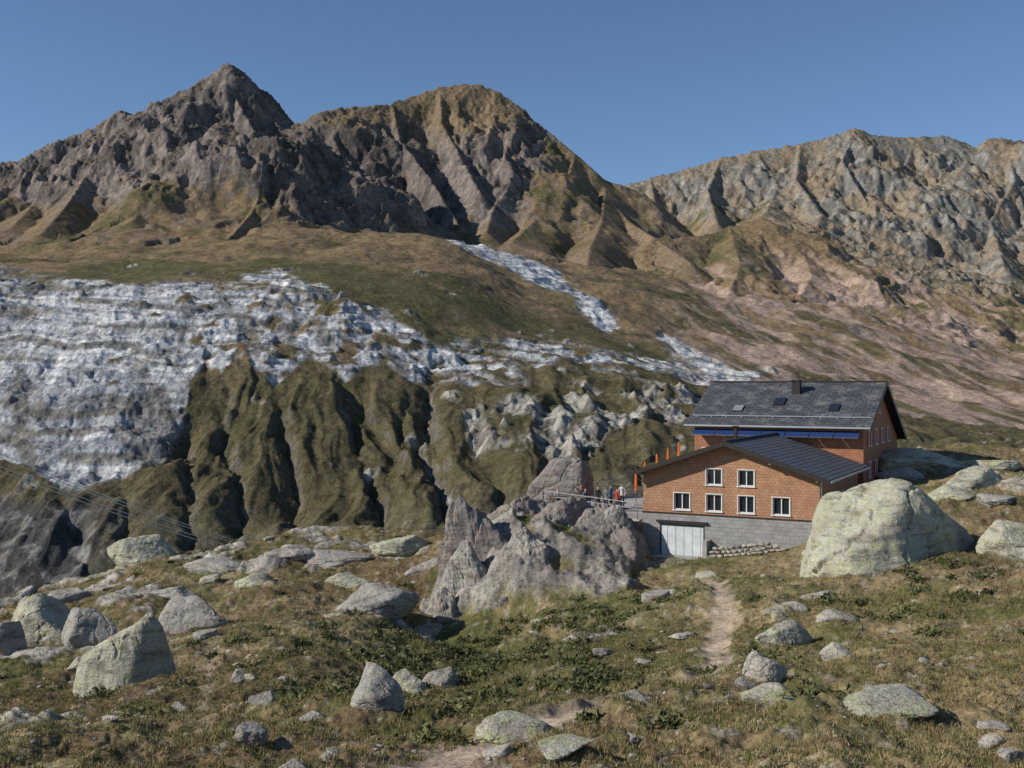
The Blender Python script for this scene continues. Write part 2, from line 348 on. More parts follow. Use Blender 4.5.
for poly,dep,wd in (([(170,400),(190,440),(186,500),(200,580)],7,9),([(222,372),(228,430),(236,490),(246,580)],8,8),([(275,380),(288,440),(296,500),(310,580)],9,9),([(345,372),(358,420),(366,470),(392,560)],8,9),([(408,385),(400,430),(404,470)],5,7),([(436,365),(428,410),(424,450),(440,485),(466,550)],10,8),([(120,475),(130,520),(150,580)],7,9),([(60,480),(70,520),(100,590)],6,9),([(500,450),(498,480),(505,520)],6,8),([(570,440),(575,470),(560,510)],6,8),([(620,430),(640,460),(640,480)],5,8)):
    pd_=pdist(poly,UF+wig,VF);Zf-=dep*np.exp(-(pd_/wd)**1.3)*okd*ss(0,60,VF-poly[0][1]+10)
Zf+=wall*(fbm(XF/85,YF/85,4,310))*10*(1-.4*white)
near_c=.25+.75*ss(15,120,dist)
pk=(lay>=1)&(lay<=3)
pkf=blur(pk.astype(float),1,3)
gul2=ridged((XF+wx)/85,(YF+wy)/190,4,320)-.55
cr2=ridged((XF+wx*.3)/42,(YF+wy*.3)/55,5,330,.58)-.5
cr3=ridged(XF/13,YF/15,4,335,.6)-.5
rl=np.where(lay==1,np.interp(UF,[-320,0,100,180,235,300,420],[200,200,196,188,172,222,235]),np.where(lay==2,np.interp(UF,[290,440,520,560,600,660],[225,232,205,150,120,120]),np.interp(UF,[600,680,760,850,940,1024],[225,225,225,265,300,300])))
rz=ss(-25,25,rl-VF)*pk;rz=blur(blur(rz,0,6),1,6)
Zf+=pkf*(gul2*27*near_c*(.3+.7*rz)+cr2*18*(.3+.7*near_c)*(.08+.92*rz)+cr3*6.5*(.08+.92*rz))
Zf+=(lay==4)*(gul2*17*near_c+cr2*5)+(lay==0)*ss(900,1100,DF)*(fbm(XF/120,YF/120,5,340)*14)
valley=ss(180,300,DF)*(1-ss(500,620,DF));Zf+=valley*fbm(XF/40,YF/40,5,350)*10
Zf+=wall*(cr3*1.8)*(.4+crag)*(1-.5*white)+crag*cr2*13
tt=(Zf+.06*XF)/13.+fbm(XF/200,YF/500,2,360)*1.4+fbm(XF/60,YF/120,3,365)*.3;fr=tt-np.floor(tt)
Zs=Zf+(ss(.35,1.0,fr)-fr)*13.
amp=np.clip(white,0,1)*ss(-.4,.3,fbm(XF/80,Zf/20,3,368))
Zf=Zf+(Zs-Zf)*amp*.6+white*(cr3*1.6+cr2*6)
Zf[0]=np.interp(Uf,U,Z[-1])
dx=np.gradient(XF,axis=1);dzu=np.gradient(Zf,axis=1)/dx;dzd=np.gradient(Zf,axis=0)/np.gradient(YF,axis=0)
sl=np.hypot(dzu,dzd)
VF=CY-F*Zf/DF
f1=fbm(XF/150,YF/150,5,400);f2=fbm(XF/35,YF/35,4,410);f3=fbm(XF/12,YF/12,3,420)
gr=mixc(np.broadcast_to(C(.108,.098,.046),XF.shape+(3,)),C(.215,.155,.09),ss(-.45,.45,f1+.5*f2+.45*(ss(900,1200,DF)-.4)))
gr=mixc(gr,C(.085,.075,.040),wall*ss(300,420,VF)*.8)
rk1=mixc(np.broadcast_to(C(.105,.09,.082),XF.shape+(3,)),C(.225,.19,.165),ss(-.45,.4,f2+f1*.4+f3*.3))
rk1=rk1*(1-.25*((lay==1)*ss(240,262,UF)+(lay==2)*ss(470,400,UF)))[...,None]  # left peak's right face: shade baked into rock colour; middle peak's left side darker
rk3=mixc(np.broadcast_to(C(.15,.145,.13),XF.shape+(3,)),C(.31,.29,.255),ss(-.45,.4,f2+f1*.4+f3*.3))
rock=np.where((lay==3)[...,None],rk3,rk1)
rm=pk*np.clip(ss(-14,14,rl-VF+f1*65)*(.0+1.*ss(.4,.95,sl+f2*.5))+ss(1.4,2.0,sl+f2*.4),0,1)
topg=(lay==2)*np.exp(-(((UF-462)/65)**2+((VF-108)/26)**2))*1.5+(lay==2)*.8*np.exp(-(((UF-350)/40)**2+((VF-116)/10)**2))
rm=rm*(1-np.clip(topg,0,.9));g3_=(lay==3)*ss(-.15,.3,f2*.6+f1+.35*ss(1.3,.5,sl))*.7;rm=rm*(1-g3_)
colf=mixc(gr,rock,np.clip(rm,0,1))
colf=mixc(colf,C(.13,.115,.10),((lay==0)|(lay==4))*ss(1.1,1.6,sl+f3*.3)*.7)
st=ridged((XF+YF*.25)/40,(YF-XF*.2)/300,4,440)
scr=((lay==4)|((lay==0)&(UF>600)&(DF>900)))*ss(.36,.68,st+.5*f1)*ss(640,720,UF)*ss(235,290,VF)
colf=mixc(colf,C(.42,.31,.25),scr*.8)
tal=(lay<=2)*(lay>0)*ss(.5,.75,st+.2*f1)*(1-np.clip(rm,0,1))*ss(140,190,VF);colf=mixc(colf,C(.20,.155,.13),tal*.5)
colf=mixc(colf,mixc(np.broadcast_to(C(.46,.44,.39),XF.shape+(3,)),C(.17,.155,.14),ss(-.2,.35,f3)),crag*.75)
strk=fbm((XF+Zf*.8)/26,Zf/60,4,455)
lines=fbm(XF/160,(Zf+.06*XF+nw*6)/2.6,3,450)
wc=mixc(np.broadcast_to(C(.62,.62,.61),XF.shape+(3,)),C(.33,.34,.36),ss(-.3,.3,lines*.8+.35*strk+.25*ss(300,430,VF)*ss(300,120,UF)))
wc=mixc(wc,C(.16,.145,.12),np.clip(ss(.06,.3,fbm(XF/110,(Zf+.06*XF+nw*8)/6,4,460))*.8+ss(.15,.4,strk)*.65,0,.85)*(DF<1050))
colf=mixc(colf,wc,np.clip(white,0,1))
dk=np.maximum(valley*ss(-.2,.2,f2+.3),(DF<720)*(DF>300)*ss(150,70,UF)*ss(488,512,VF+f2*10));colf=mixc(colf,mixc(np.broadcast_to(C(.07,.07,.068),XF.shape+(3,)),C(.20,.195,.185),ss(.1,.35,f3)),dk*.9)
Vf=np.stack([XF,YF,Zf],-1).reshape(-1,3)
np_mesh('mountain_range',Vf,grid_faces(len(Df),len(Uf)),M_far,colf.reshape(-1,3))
# ------------------------------------------------------------------ boulders
def ico(n):
    bm=bmesh.new();bmesh.ops.create_icosphere(bm,subdivisions=n,radius=1);bm.verts.ensure_lookup_table()
    a=np.array([v.co[:] for v in bm.verts]);b=np.array([[v.index for v in f.verts] for f in bm.faces]);bm.free();return a,b
IV,IF=ico(6);SV,SF=ico(2)
def rockshape(base,seed,nz=.055,npl=13,lo=.5,p=12):
    r=np.random.default_rng(seed);n=r.normal(size=(npl,3));n[0]=(r.normal()*.3,r.normal()*.3-.2,1);n/=np.linalg.norm(n,axis=1)[:,None];dd=r.uniform(lo,.95,npl);dd[0]=.6
    dt=base@n.T;q_=np.where(dt>.02,np.maximum(dt,.02)/dd,0);q_=np.concatenate([q_,np.full((len(base),1),.88)],1)
    rad=1/((q_**p).sum(1)**(1/p))
    v=base*rad[:,None]
    if nz:
        s=seed*3.7%97
        q=v*2.0+s;nn=fbm(q[:,0],q[:,1],5,seed)+fbm(q[:,1]+5,q[:,2],5,seed+3)+fbm(q[:,2],q[:,0]+9,5,seed+5)
        a=seed%5-2.;h=v[:,2]*.8+v[:,0]*.5*a+v[:,1]*.3+nn*.2;lay_=np.abs((h*1.9)%1-.5)
        v=v*(1+nz*nn-.045*ss(.09,0,lay_))[:,None]
    m=np.abs(v).max(0);return v/m
def boulder_verts(u,vb,w,h,seed,d=None,tilt=0,dep=.8,taper=0,nz=.06):
    if d is None: d,z=hit(u,vb)
    x=(u-CX)/F*d;z=(CY-vb)/F*d
    W=w/F*d;H=h/F*d;v=rockshape(IV,seed,nz)
    rz=(seed*1.7)%.9-.45
    nar=1-.3*np.clip(v[:,2],0,1);v[:,0]=(v[:,0]-.12*((seed%3)-1)*np.clip(v[:,2],0,1))*nar;v[:,1]*=nar
    v=v*np.array([W/2,W/2*dep,H*1.05]);v[:,2]*=1+(taper or .25*((seed%4)-1.5)/1.5)*v[:,0]/(W/2)
    c,s=math.cos(tilt),math.sin(tilt);v=v@np.array([[c,0,-s],[0,1,0],[s,0,c]])
    c,s=math.cos(rz),math.sin(rz);v=v@np.array([[c,s,0],[-s,c,0],[0,0,1]])
    return v,(x,d+W*dep*.3,z+H-v[:,2].max())
def boulder(u,vb,w,h,seed,mat,d=None,tilt=0,taper=0,name='boulder'):
    v,l=boulder_verts(u,vb,w,h,seed,d,tilt,.8,taper);o=np_mesh(name,v,IF,mat,None,False);o.location=l;return o
BL=[
(908,600,262,116,M_rockl,-.06,52),(120,690,116,70,M_rockl,-.1,None),(82,645,68,34,M_rock,0,None),(28,645,106,44,M_rockl,-.1,None),(190,630,78,30,M_rock,0,None),
(5,655,50,32,M_rock,0,None),(140,572,96,34,M_rockl,.1,90),(215,572,76,13,M_rock,0,None),(335,566,74,14,M_rock,0,None),(370,610,104,20,M_rock,-.15,None),(350,588,68,12,M_rockl,0,None),(405,552,76,15,M_rockl,0,None),(290,558,58,11,M_rock,0,None),(205,640,30,10,M_rock,0,None),(60,605,68,13,M_rock,0,None),(170,600,54,11,M_rock,0,None),(255,585,48,9,M_rockl,0,None),(420,575,58,14,M_rock,-.2,None),
(566,508,76,50,M_rockd,.2,84),
(375,705,78,34,M_rock,-.3,None),(405,690,46,18,M_rockl,0,None),(440,684,42,14,M_rock,0,None),
(785,645,70,20,M_rockl,0,None),(766,680,48,26,M_stone,.2,None),(842,658,38,14,M_stone,0,None),(776,701,62,13,M_rockl,0,None),(836,624,54,10,M_stone,.05,None),(898,712,118,17,M_rockl,-.05,None),(745,690,32,11,M_rock,0,None),(820,600,36,8,M_stone,0,None),(790,612,44,8,M_stone,0,None),
(525,738,108,16,M_rockl,.12,None),(562,757,76,13,M_rockl,0,None),(502,756,42,9,M_stone,0,None),(994,750,42,12,M_stone,0,None),(1016,762,34,11,M_rock,0,None),(640,702,56,8,M_stone,.3,None),(995,730,36,6,M_stone,0,None),(244,742,44,15,M_rock,0,None),(262,705,34,11,M_rock,0,None),(240,684,24,12,M_stone,.4,None),(630,742,32,6,M_stone,0,None),(285,775,52,10,M_rock,0,None),(180,712,26,8,M_rock,0,None),(310,720,30,7,M_rock,0,None),
(985,486,92,18,M_rockl,0,None),(930,474,106,24,M_rockl,.1,None),(1015,545,60,22,M_rockl,0,None),(1000,505,52,10,M_rock,0,None),(960,498,64,12,M_rockl,0,None),(905,480,52,12,M_stone,0,None),(1000,470,76,10,M_rockl,0,None),(660,600,36,8,M_rock,0,None),(680,640,30,6,M_stone,0,None),(600,655,28,6,M_rock,0,None),(645,665,24,5,M_stone,0,None)]
for i,(u,vb,w,h,m,ti,d) in enumerate(BL): boulder(u,vb,w,h,100+i*7,m,d,ti,.22 if i==0 else 0)
OC=[(505,640,176,142,-.1,66,1),(560,622,150,120,.05,68,1),(612,605,136,94,.1,68,1),(470,650,104,108,-.2,65,0),(450,664,70,72,-.3,63,0),(590,592,120,86,0,69.5,0),(636,575,86,54,0,70,0),(530,560,120,60,0,74,1),(495,578,90,72,-.1,74,1),(432,664,56,40,-.3,61,0),(540,640,90,66,.1,64,0),(490,660,76,60,-.1,62,1),(575,628,76,54,0,65,0),(520,620,80,90,0,64.5,0)]
VV=[];FF=[];mi=[];o_=0
for i,(u,vb,w,h,ti,d,k) in enumerate(OC):
    v,l=boulder_verts(u,vb,w,h,2000+i*13,d,ti,.9,-.1,.095);VV.append(v+np.array(l));FF.append(IF+o_);o_+=len(IV);mi+= [k]*len(IF)
oc=np_mesh('rock_outcrop',np.concatenate(VV),np.concatenate(FF),M_rock,None,False);oc.data.materials.append(M_rockd);oc.data.polygons.foreach_set('material_index',mi)
def scatter_stones(name,n,dlo,dhi,slo,shi,mat,seed,clus=.0):
    r=np.random.default_rng(seed);d=np.sqrt(r.uniform(dlo**2,dhi**2,n));u=r.uniform(-250,1290,n);x=(u-CX)/F*d
    dens=fbm(x/6,d/6,3,500+seed)+fbm(x/1.8,d/1.8,2,520)*.5
    pdn=np.minimum(pdist(P1w,x,d),pdist(P2w,x,d));dens+=.45*np.exp(-((pdn-1.4)/.9)**2)
    inb=((x-15)/10)**2+((d-77)/12)**2<1
    keep=(dens>clus+r.uniform(-.3,.3,n))&~inb&(pdn>.7);x=x[keep];d=d[keep];n=len(x)
    sz=slo*(shi/slo)**(r.random(n)**2.2)
    var=[rockshape(SV,900+i,0,10,.45,14) for i in range(14)]
    z=gz(x,d);VV=[];FF=[];o=0
    for i in range(n):
        v=var[i%14]*np.array([1,r.uniform(.6,1),r.uniform(.3,.6)])*sz[i]*.5
        a=r.uniform(0,6.28);c,s=math.cos(a),math.sin(a);b_=r.normal()*.25;cb,sb=math.cos(b_),math.sin(b_)
        v=v@np.array([[cb,0,-sb],[0,1,0],[sb,0,cb]])@np.array([[c,s,0],[-s,c,0],[0,0,1]])
        VV.append(v+np.array([x[i],d[i],z[i]+sz[i]*.02]));FF.append(SF+o);o+=len(SV)
    np_mesh(name,np.concatenate(VV),np.concatenate(FF),mat,None,False)
scatter_stones('scattered_stones',4600,9,108,.1,.6,M_stone,1,.3)
scatter_stones('scattered_rocks',700,36,108,.6,2.2,M_rockl,2,.45)
scatter_stones('gravel_stones',9000,8,40,.04,.15,M_stone,3,.2)
M_leaf,nt_,b_=newmat('foliage');at=nt_.nodes.new('ShaderNodeAttribute');at.attribute_name='Col';nt_.links.new(at.outputs['Color'],b_.inputs['Base Color'])
def tufts(name,n,dlo,dhi,hh,nb,cols,seed,ulo=-200,uhi=1220):
    r=np.random.default_rng(seed);d=np.sqrt(r.uniform(dlo**2,dhi**2,n));u=r.uniform(ulo,uhi,n);x=(u-CX)/F*d
    k=fbm(x/1.5,d/1.5,2,600+seed)>-.2
    k&=pdist(P1w,x,d)>.6
    x=x[k];d=d[k];n=len(x);z=gz(x,d)
    X=np.repeat(x,nb)+r.normal(0,hh*.35,n*nb);Y=np.repeat(d,nb)+r.normal(0,hh*.35,n*nb);Zb=np.repeat(z,nb)-.02
    a=r.uniform(0,6.28,n*nb);w=hh*.09;h=hh*r.uniform(.5,1.1,n*nb);lx=r.normal(0,hh*.35,n*nb);ly=r.normal(0,hh*.35,n*nb)
    p0=np.stack([X-w*np.cos(a),Y-w*np.sin(a),Zb],-1);p1=np.stack([X+w*np.cos(a),Y+w*np.sin(a),Zb],-1);p2=np.stack([X+lx,Y+ly,Zb+h],-1)
    Vt=np.stack([p0,p1,p2],1).reshape(-1,3);Ft=np.arange(len(Vt)).reshape(-1,3)
    ci=np.repeat(r.integers(0,len(cols),n),nb);cc=np.array(cols)[ci]*r.uniform(.7,1.25,(n*nb,1));cc=np.repeat(cc,3,axis=0)
    return np_mesh(name,Vt,Ft,M_leaf,cc,False)
tufts('grass_tufts',100000,9,45,.11,7,[(.17,.16,.055),(.32,.25,.125),(.25,.195,.09),(.12,.13,.045)],1)
tufts('dry_grass_tufts',75000,40,100,.18,4,[(.17,.155,.055),(.29,.225,.11),(.22,.165,.08),(.11,.12,.042)],2)
def shrubs(name,n,seed,f):
    r=np.random.default_rng(seed);d=np.sqrt(r.uniform(16**2,95**2,n));u=r.uniform(-100,1150,n);x=(u-CX)/F*d;v=CY-F*gz(x,d)/d
    k=f(u,v,r);x=x[k];d=d[k];n=len(x);z=gz(x,d);nl=220;P=[];Cc=[]
    for i in range(n):
        s=r.uniform(.25,.8);q=r.normal(size=(nl,3));q/=np.linalg.norm(q,axis=1)[:,None];q*=(r.random(nl)**.33)[:,None]
        q[:,2]=np.abs(q[:,2]);q*=(1+.35*np.sin(q[:,:1]*9+i)+.25*np.sin(q[:,1:2]*7+i))
        cpos=np.array([x[i],d[i],z[i]-.05])+q*np.array([s,s,s*.45])
        t1=r.normal(size=(nl,3))*.045;t2=r.normal(size=(nl,3))*.045
        P.append(np.stack([cpos-t1,cpos+t1,cpos+t2*1.3],1).reshape(-1,3))
        c=np.array([.08,.088,.03])*r.uniform(.6,1.5)+q[:,2:3]*.012;Cc.append(np.repeat(c*r.uniform(.7,1.3,(nl,1)),3,axis=0))
    Vt=np.concatenate(P);np_mesh(name,Vt,np.arange(len(Vt)).reshape(-1,3),M_leaf,np.clip(np.concatenate(Cc),0.01,1),False)
shrubs('juniper_shrubs',6000,5,lambda u,v,r:(np.exp(-(((u-460)/140)**2+((v-672)/34)**2))+.6*np.exp(-(((u-600)/70)**2+((v-618)/16)**2))+.02+.2*np.exp(-(((u-960)/80)**2+((v-590)/25)**2)))>r.random(len(u))*1.2)
# ------------------------------------------------------------------ mountain hut
hut=bpy.data.objects.new('mountain_hut',None);bpy.context.scene.collection.objects.link(hut)
hut.location=(18.5,66,0);hut.rotation_euler=(0,0,math.radians(-28))
def uvbox(o):
    me=o.data;uv=me.uv_layers.new(name='UVMap')
    for p in me.polygons:
        n=p.normal
        for li in p.loop_indices:
            c=me.vertices[me.loops[li].vertex_index].co
            if abs(n.y)>=max(abs(n.x),abs(n.z)): uv.data[li].uv=(c.x,c.z)
            elif abs(n.x)>=abs(n.z): uv.data[li].uv=(c.y,c.z)
            else: uv.data[li].uv=(c.x,c.y)
def box(name,a,b,mat,par=hut):
    x0,y0,z0=a;x1,y1,z1=b
    V=[(x0,y0,z0),(x1,y0,z0),(x1,y1,z0),(x0,y1,z0),(x0,y0,z1),(x1,y0,z1),(x1,y1,z1),(x0,y1,z1)]
    Fa=[(0,3,2,1),(4,5,6,7),(0,1,5,4),(1,2,6,5),(2,3,7,6),(3,0,4,7)]
    o=quick_mesh(name,V,Fa,[mat]);o.parent=par;uvbox(o);return o
def wall_(name,axis,fixed,s0,s1,z0,topf,crit,openings,mat,nrm,thick=.25):
    zc=sorted(set([z0]+[z for o in openings for z in (o[2],o[3])]+[topf(crit[0]) if crit else topf(s0),max(topf(s0),topf(s1)),min(topf(s0),topf(s1))]))
    sc=set([s0,s1]+list(crit)+[s for o in openings for s in (o[0],o[1])])
    fine=np.linspace(s0,s1,2001);tz=np.array([topf(s) for s in fine])
    for z in zc:
        for k in np.nonzero((tz[:-1]-z)*(tz[1:]-z)<0)[0]:
            tq=(z-tz[k])/(tz[k+1]-tz[k]);sc.add(fine[k]+tq*(fine[k+1]-fine[k]))
    sc=sorted(sc);V=[];Fa=[]
    def P(s,z,o=0): return (s,fixed+o,z) if axis=='x' else (fixed+o,s,z)
    def quad(a,b,c,d): n=len(V);V.extend([a,b,c,d]);Fa.append((n,n+1,n+2,n+3))
    for a,b in zip(sc[:-1],sc[1:]):
        if b-a<1e-5: continue
        for c,d in zip(zc[:-1],zc[1:]):
            if any(o[0]-1e-6<=a and b<=o[1]+1e-6 and o[2]-1e-6<=c and d<=o[3]+1e-6 for o in openings): continue
            ta,tb=topf(a),topf(b)
            if c>=max(ta,tb)-1e-6: continue
            quad(P(a,min(c,ta)),P(b,min(c,tb)),P(b,min(d,tb)),P(a,min(d,ta)))
    for (a,b,c,d) in openings:
        i=-nrm*thick
        quad(P(a,c),P(a,c,i),P(a,d,i),P(a,d));quad(P(b,c),P(b,c,i),P(b,d,i),P(b,d));quad(P(a,c),P(b,c),P(b,c,i),P(a,c,i));quad(P(a,d),P(b,d),P(b,d,i),P(a,d,i))
    o=quick_mesh(name,V,Fa,[mat]);o.parent=hut;uvbox(o);return o
def window(axis,fixed,nrm,a,b,c,d,fw=.06,mid=True,name='window',frame=M_white,glass=M_glass):
    def bx(s0,s1,z0,z1,o0,o1,m,nm):
        lo,hi=sorted((fixed+nrm*o0,fixed+nrm*o1))
        if axis=='x': return box(nm,(s0,lo,z0),(s1,hi,z1),m)
        return box(nm,(lo,s0,z0),(hi,s1,z1),m)
    bx(a,b,c,d,-.16,-.14,glass,name+'_glass')
    for k,(s0,s1,z0,z1) in enumerate([(a,a+fw,c,d),(b-fw,b,c,d),(a+fw,b-fw,c,c+fw),(a+fw,b-fw,d-fw,d)]): bx(s0,s1,z0,z1,-.135,-.06,frame,name+'_frame')
    if mid:
        m_=(a+b)/2;bx(m_-fw/2,m_+fw/2,c+fw,d-fw,-.133,-.065,frame,name+'_mullion')
    for (s0,s1,z0,z1) in [(a-.05,a,c-.0,d),(b,b+.05,c-.0,d),(a-.05,b+.05,d,d+.05)]: bx(s0,s1,z0,z1,.002,.04,frame,name+'_surround')
    bx(a-.09,b+.09,c-.06,c,.002,.09,frame,name+'_sill')
W=11.3;L1=12.0
eaveL,eaveR,apex=-5.62,-5.62,-3.72
def topA(x): return apex+(eaveR-apex)*abs(x+W/2)/(W/2)
pl=-8.3
wins=[(-7.06,-6.06,-6.35,-5.35),(-5.0,-4.0,-6.35,-5.35),(-9.2,-8.15,-8.02,-6.95),(-7.06,-6.06,-8.02,-6.95),(-5.0,-4.0,-8.02,-6.95),(-2.85,-1.8,-8.02,-6.95)]
wall_('front_wall','x',0,-W,0,pl,topA,[-W/2],wins,M_clad,-1)
for w in wins: window('x',0,-1,*w)
for i,w in enumerate(wins):
    box('curtain',(w[0]+.08,.17,w[2]+.06),(w[0]+.3,.19,w[3]-.06),M_white)
    if i%2: box('curtain',(w[1]-.28,.17,w[2]+.06),(w[1]-.08,.19,w[3]-.06),M_white)
gar=(-10.15,-7.15,-10.95,-8.98)
wall_('plinth_wall','x',-.04,-W-.04,.04,-12.6,lambda s:pl-.003,[],[gar],M_plinth,-1,.3)
box('garage_door',(gar[0]+.1,.0,gar[2]),(gar[1]-.1,.04,gar[3]-.1),M_garage)
for a,b,c,d in [(gar[0],gar[0]+.1,gar[2],gar[3]),(gar[1]-.1,gar[1],gar[2],gar[3]),(gar[0]+.1,gar[1]-.1,gar[3]-.1,gar[3])]: box('garage_frame',(a,-.02,c),(b,.17,d),M_dark)
box('garage_lintel',(gar[0]-.2,-.2,gar[3]+.12),(gar[1]+.2,-.043,gar[3]+.25),M_dark)
box('garage_threshold',(gar[0]-.3,-1.2,-11.3),(gar[1]+.3,-.05,-10.96),M_conc)
box('garage_side_wall',(gar[1]+.12,-.9,-12.2),(gar[1]+.4,-.045,-9.8),M_conc)
swins=[(3.2,4.0,-7.9,-7.0),(6.2,7.0,-7.9,-7.0)]
wall_('side_wall','y',0,0,L1,pl,lambda s:eaveR,[],swins,M_clad,1)
for w in swins: window('y',0,1,*w)
box('side_plinth',(-.3,-.038,-12.6),(.04,L1,pl-.004),M_plinth)
wall_('far_side_wall','y',-W,0,L1,-12.6,lambda s:eaveL,[],[],M_clad,-1)
box('floor_band',(-W-.06,-.09,pl-.002),(.06,-.002,pl+.07),M_dark)
def slab(name,pts,th,mat,trim=None):
    P=[Vector(p) for p in pts];n=(P[1]-P[0]).cross(P[3]-P[0]).normalized()
    if n.z<0:n=-n
    V=[tuple(p) for p in P]+[tuple(p-n*th) for p in P];Fa=[(0,1,2,3),(7,6,5,4),(0,4,5,1),(1,5,6,2),(2,6,7,3),(3,7,4,0)]
    o=quick_mesh(name,V,Fa,[mat,trim or M_dark],[0,1,1,1,1,1]);o.parent=hut
    uv=o.data.uv_layers.new(name='UVMap');ex=(P[1]-P[0]).normalized();ey=n.cross(ex)
    for li,l in enumerate(o.data.loops):
        q=o.data.vertices[l.vertex_index].co-P[0];uv.data[li].uv=(q.dot(ex),q.dot(ey))
    return o
oh=.75;k=(apex-eaveR)/(W/2);ez=eaveR-k*oh;rt=.16;yf=-.8;yb=L1+.2
slab('front_roof_right',[(oh,yf,ez+rt),(oh,yb,ez+rt),(-W/2,yb,apex+rt),(-W/2,yf,apex+rt)],.15,M_roof2)
slab('front_roof_left',[(-W-oh,yf,ez+rt),(-W-oh,yb,ez+rt),(-W/2,yb,apex+rt),(-W/2,yf,apex+rt)],.15,M_roof2)
def beam(name,a,b,w,h,mat,par=hut):
    a=Vector(a);b=Vector(b);d=(b-a).normalized();s=d.cross(Vector((0,0,1)))
    s=s.normalized() if s.length>1e-4 else Vector((1,0,0));t=s.cross(d)
    V=[tuple(p+s*x*w/2+t*y*h/2) for p in (a,b) for x,y in((-1,-1),(1,-1),(1,1),(-1,1))]
    o=quick_mesh(name,V,[(0,1,2,3),(7,6,5,4),(0,4,5,1),(1,5,6,2),(2,6,7,3),(3,7,4,0)],[mat]);o.parent=par;return o
zz=.03
beam('bargeboard',(oh,yf-.03,ez+zz),(-W/2,yf-.03,apex+zz),.05,.28,M_dark);beam('bargeboard',(-W-oh,yf-.03,ez+zz),(-W/2,yf-.03,apex+zz),.05,.28,M_dark)
beam('gutter',(oh+.07,yf,ez+.06),(oh+.07,yb-.3,ez+.06),.13,.12,M_metal);beam('ridge_cap',(-W/2,yf,apex+rt+.04),(-W/2,yb,apex+rt+.04),.3,.07,M_roof2)
for s in np.arange(0,1.01,.25):
    x=-W+s*W;beam('purlin_end',(x,yf+.05,topA(x)-.14),(x,0,topA(x)-.14),.16,.2,M_wood)
beam('downpipe',(.06,.12,ez),(.06,.12,-11),.09,.09,M_metal)
X0=-11.9;Y0=12.1;Y1=26.8;RY=18.1
ze,zr=-3.0,.12
def topB(y): return zr-(zr-ze-.02)*abs(y-RY)/(RY-Y0+.45) if y<RY else zr-(zr+4.35)*(y-RY)/(27.4-RY)
rw=[]
for y in (14.0,16.6,19.2,21.8): rw.append((y,y+.95,-4.4,-3.35))
for y in (14.0,16.6,19.2,21.8,24.4): rw.append((y,y+.95,-6.65,-5.6))
rw.append((17.6,18.5,-2.1,-1.2))
wall_('rear_gable_wall','y',.35,Y0,Y1,-7.6,lambda y:topB(y)-.18,[RY],rw,M_cladr,1)
for w in rw: window('y',.35,1,*w)
for w in rw[:9]:
    box('shutter',(.36,w[0]-.48,w[2]),(.40,w[0]-.1,w[3]),M_red);box('shutter',(.36,w[1]+.1,w[2]),(.40,w[1]+.48,w[3]),M_red)
box('rear_plinth',(-.2,Y0-.02,-12.5),(.40,Y1+.02,-7.605),M_plinth)
fwn=[(-11.3,-10.5,-5.6,-4.75),(-9.6,-8.8,-5.6,-4.75)]
wall_('rear_front_wall','x',Y0,X0,.35,-12.6,lambda s:topB(Y0)-.18,[],fwn,M_cladr,-1)
for w in fwn: window('x',Y0,-1,*w)
wall_('rear_left_wall','y',X0,Y0,Y1,-12.6,lambda y:topB(y)-.18,[RY],[],M_cladr,-1)
wall_('rear_back_wall','x',Y1,X0,.35,-12.6,lambda s:topB(Y1)-.18,[],[],M_cladr,1)
ye=Y0-.55;yw=27.5
slab('rear_roof_front',[(X0-.6,ye,topB(ye)+.05),(.95,ye,topB(ye)+.05),(.95,RY,zr+.05),(X0-.6,RY,zr+.05)],.2,M_roof)
slab('rear_roof_back',[(X0-.6,yw,topB(yw)+.05),(.95,yw,topB(yw)+.05),(.95,RY,zr+.05),(X0-.6,RY,zr+.05)],.2,M_roof)
beam('bargeboard',(.98,ye,topB(ye)-.08),(.98,RY,zr-.08),.05,.32,M_dark);beam('bargeboard',(.98,yw,topB(yw)-.08),(.98,RY,zr-.08),.05,.32,M_dark)
beam('ridge_cap',(X0-.6,RY,zr+.08),(.95,RY,zr+.08),.3,.08,M_dark);beam('gutter',(X0-.6,ye-.06,topB(ye)-.03),(.95,ye-.06,topB(ye)-.03),.12,.12,M_metal)
for i in range(7):
    a=X0+.1+i*(12.0/7);b=a+12.0/7-.08
    slab('solar_panel',[(a,ye-.35,-3.72),(b,ye-.35,-3.72),(b,Y0-.15,-3.3),(a,Y0-.15,-3.3)],.06,M_solar,M_metal)
def chim(x,y,z0,z1,w=.7):
    box('chimney',(x-w/2,y-w/2,z0),(x+w/2,y+w/2,z1),M_dark);box('chimney_cap',(x-w/2-.08,y-w/2-.08,z1+.18),(x+w/2+.08,y+w/2+.08,z1+.26),M_dark)
    for a in(-1,1):
        for b in(-1,1): box('chimney_cap_leg',(x+a*w*.4-.04,y+b*w*.4-.04,z1),(x+a*w*.4+.04,y+b*w*.4+.04,z1+.18),M_dark)
chim(-5.3,16.4,-1.4,.05,.6)
def roofbox(x,y,w,h,m,nm):
    slab(nm,[(x,y,topB(y)+.17),(x+w,y,topB(y)+.17),(x+w,y+h,topB(y+h)+.17),(x,y+h,topB(y+h)+.17)],.15,m)
roofbox(-6.6,14.4,.8,1.0,M_glass,'roof_window');roofbox(-9.4,13.4,.7,.8,M_metal,'roof_vent');roofbox(-2.4,13.6,.7,.9,M_glass,'roof_window')
for x in np.arange(X0,.8,1.15):
    beam('snow_guard',(x,12.6,topB(12.6)+.05),(x,12.6,topB(12.6)+.2),.05,.05,M_metal)
beam('snow_guard_rail',(X0-.3,12.6,topB(12.6)+.19),(.7,12.6,topB(12.6)+.19),.05,.05,M_metal)
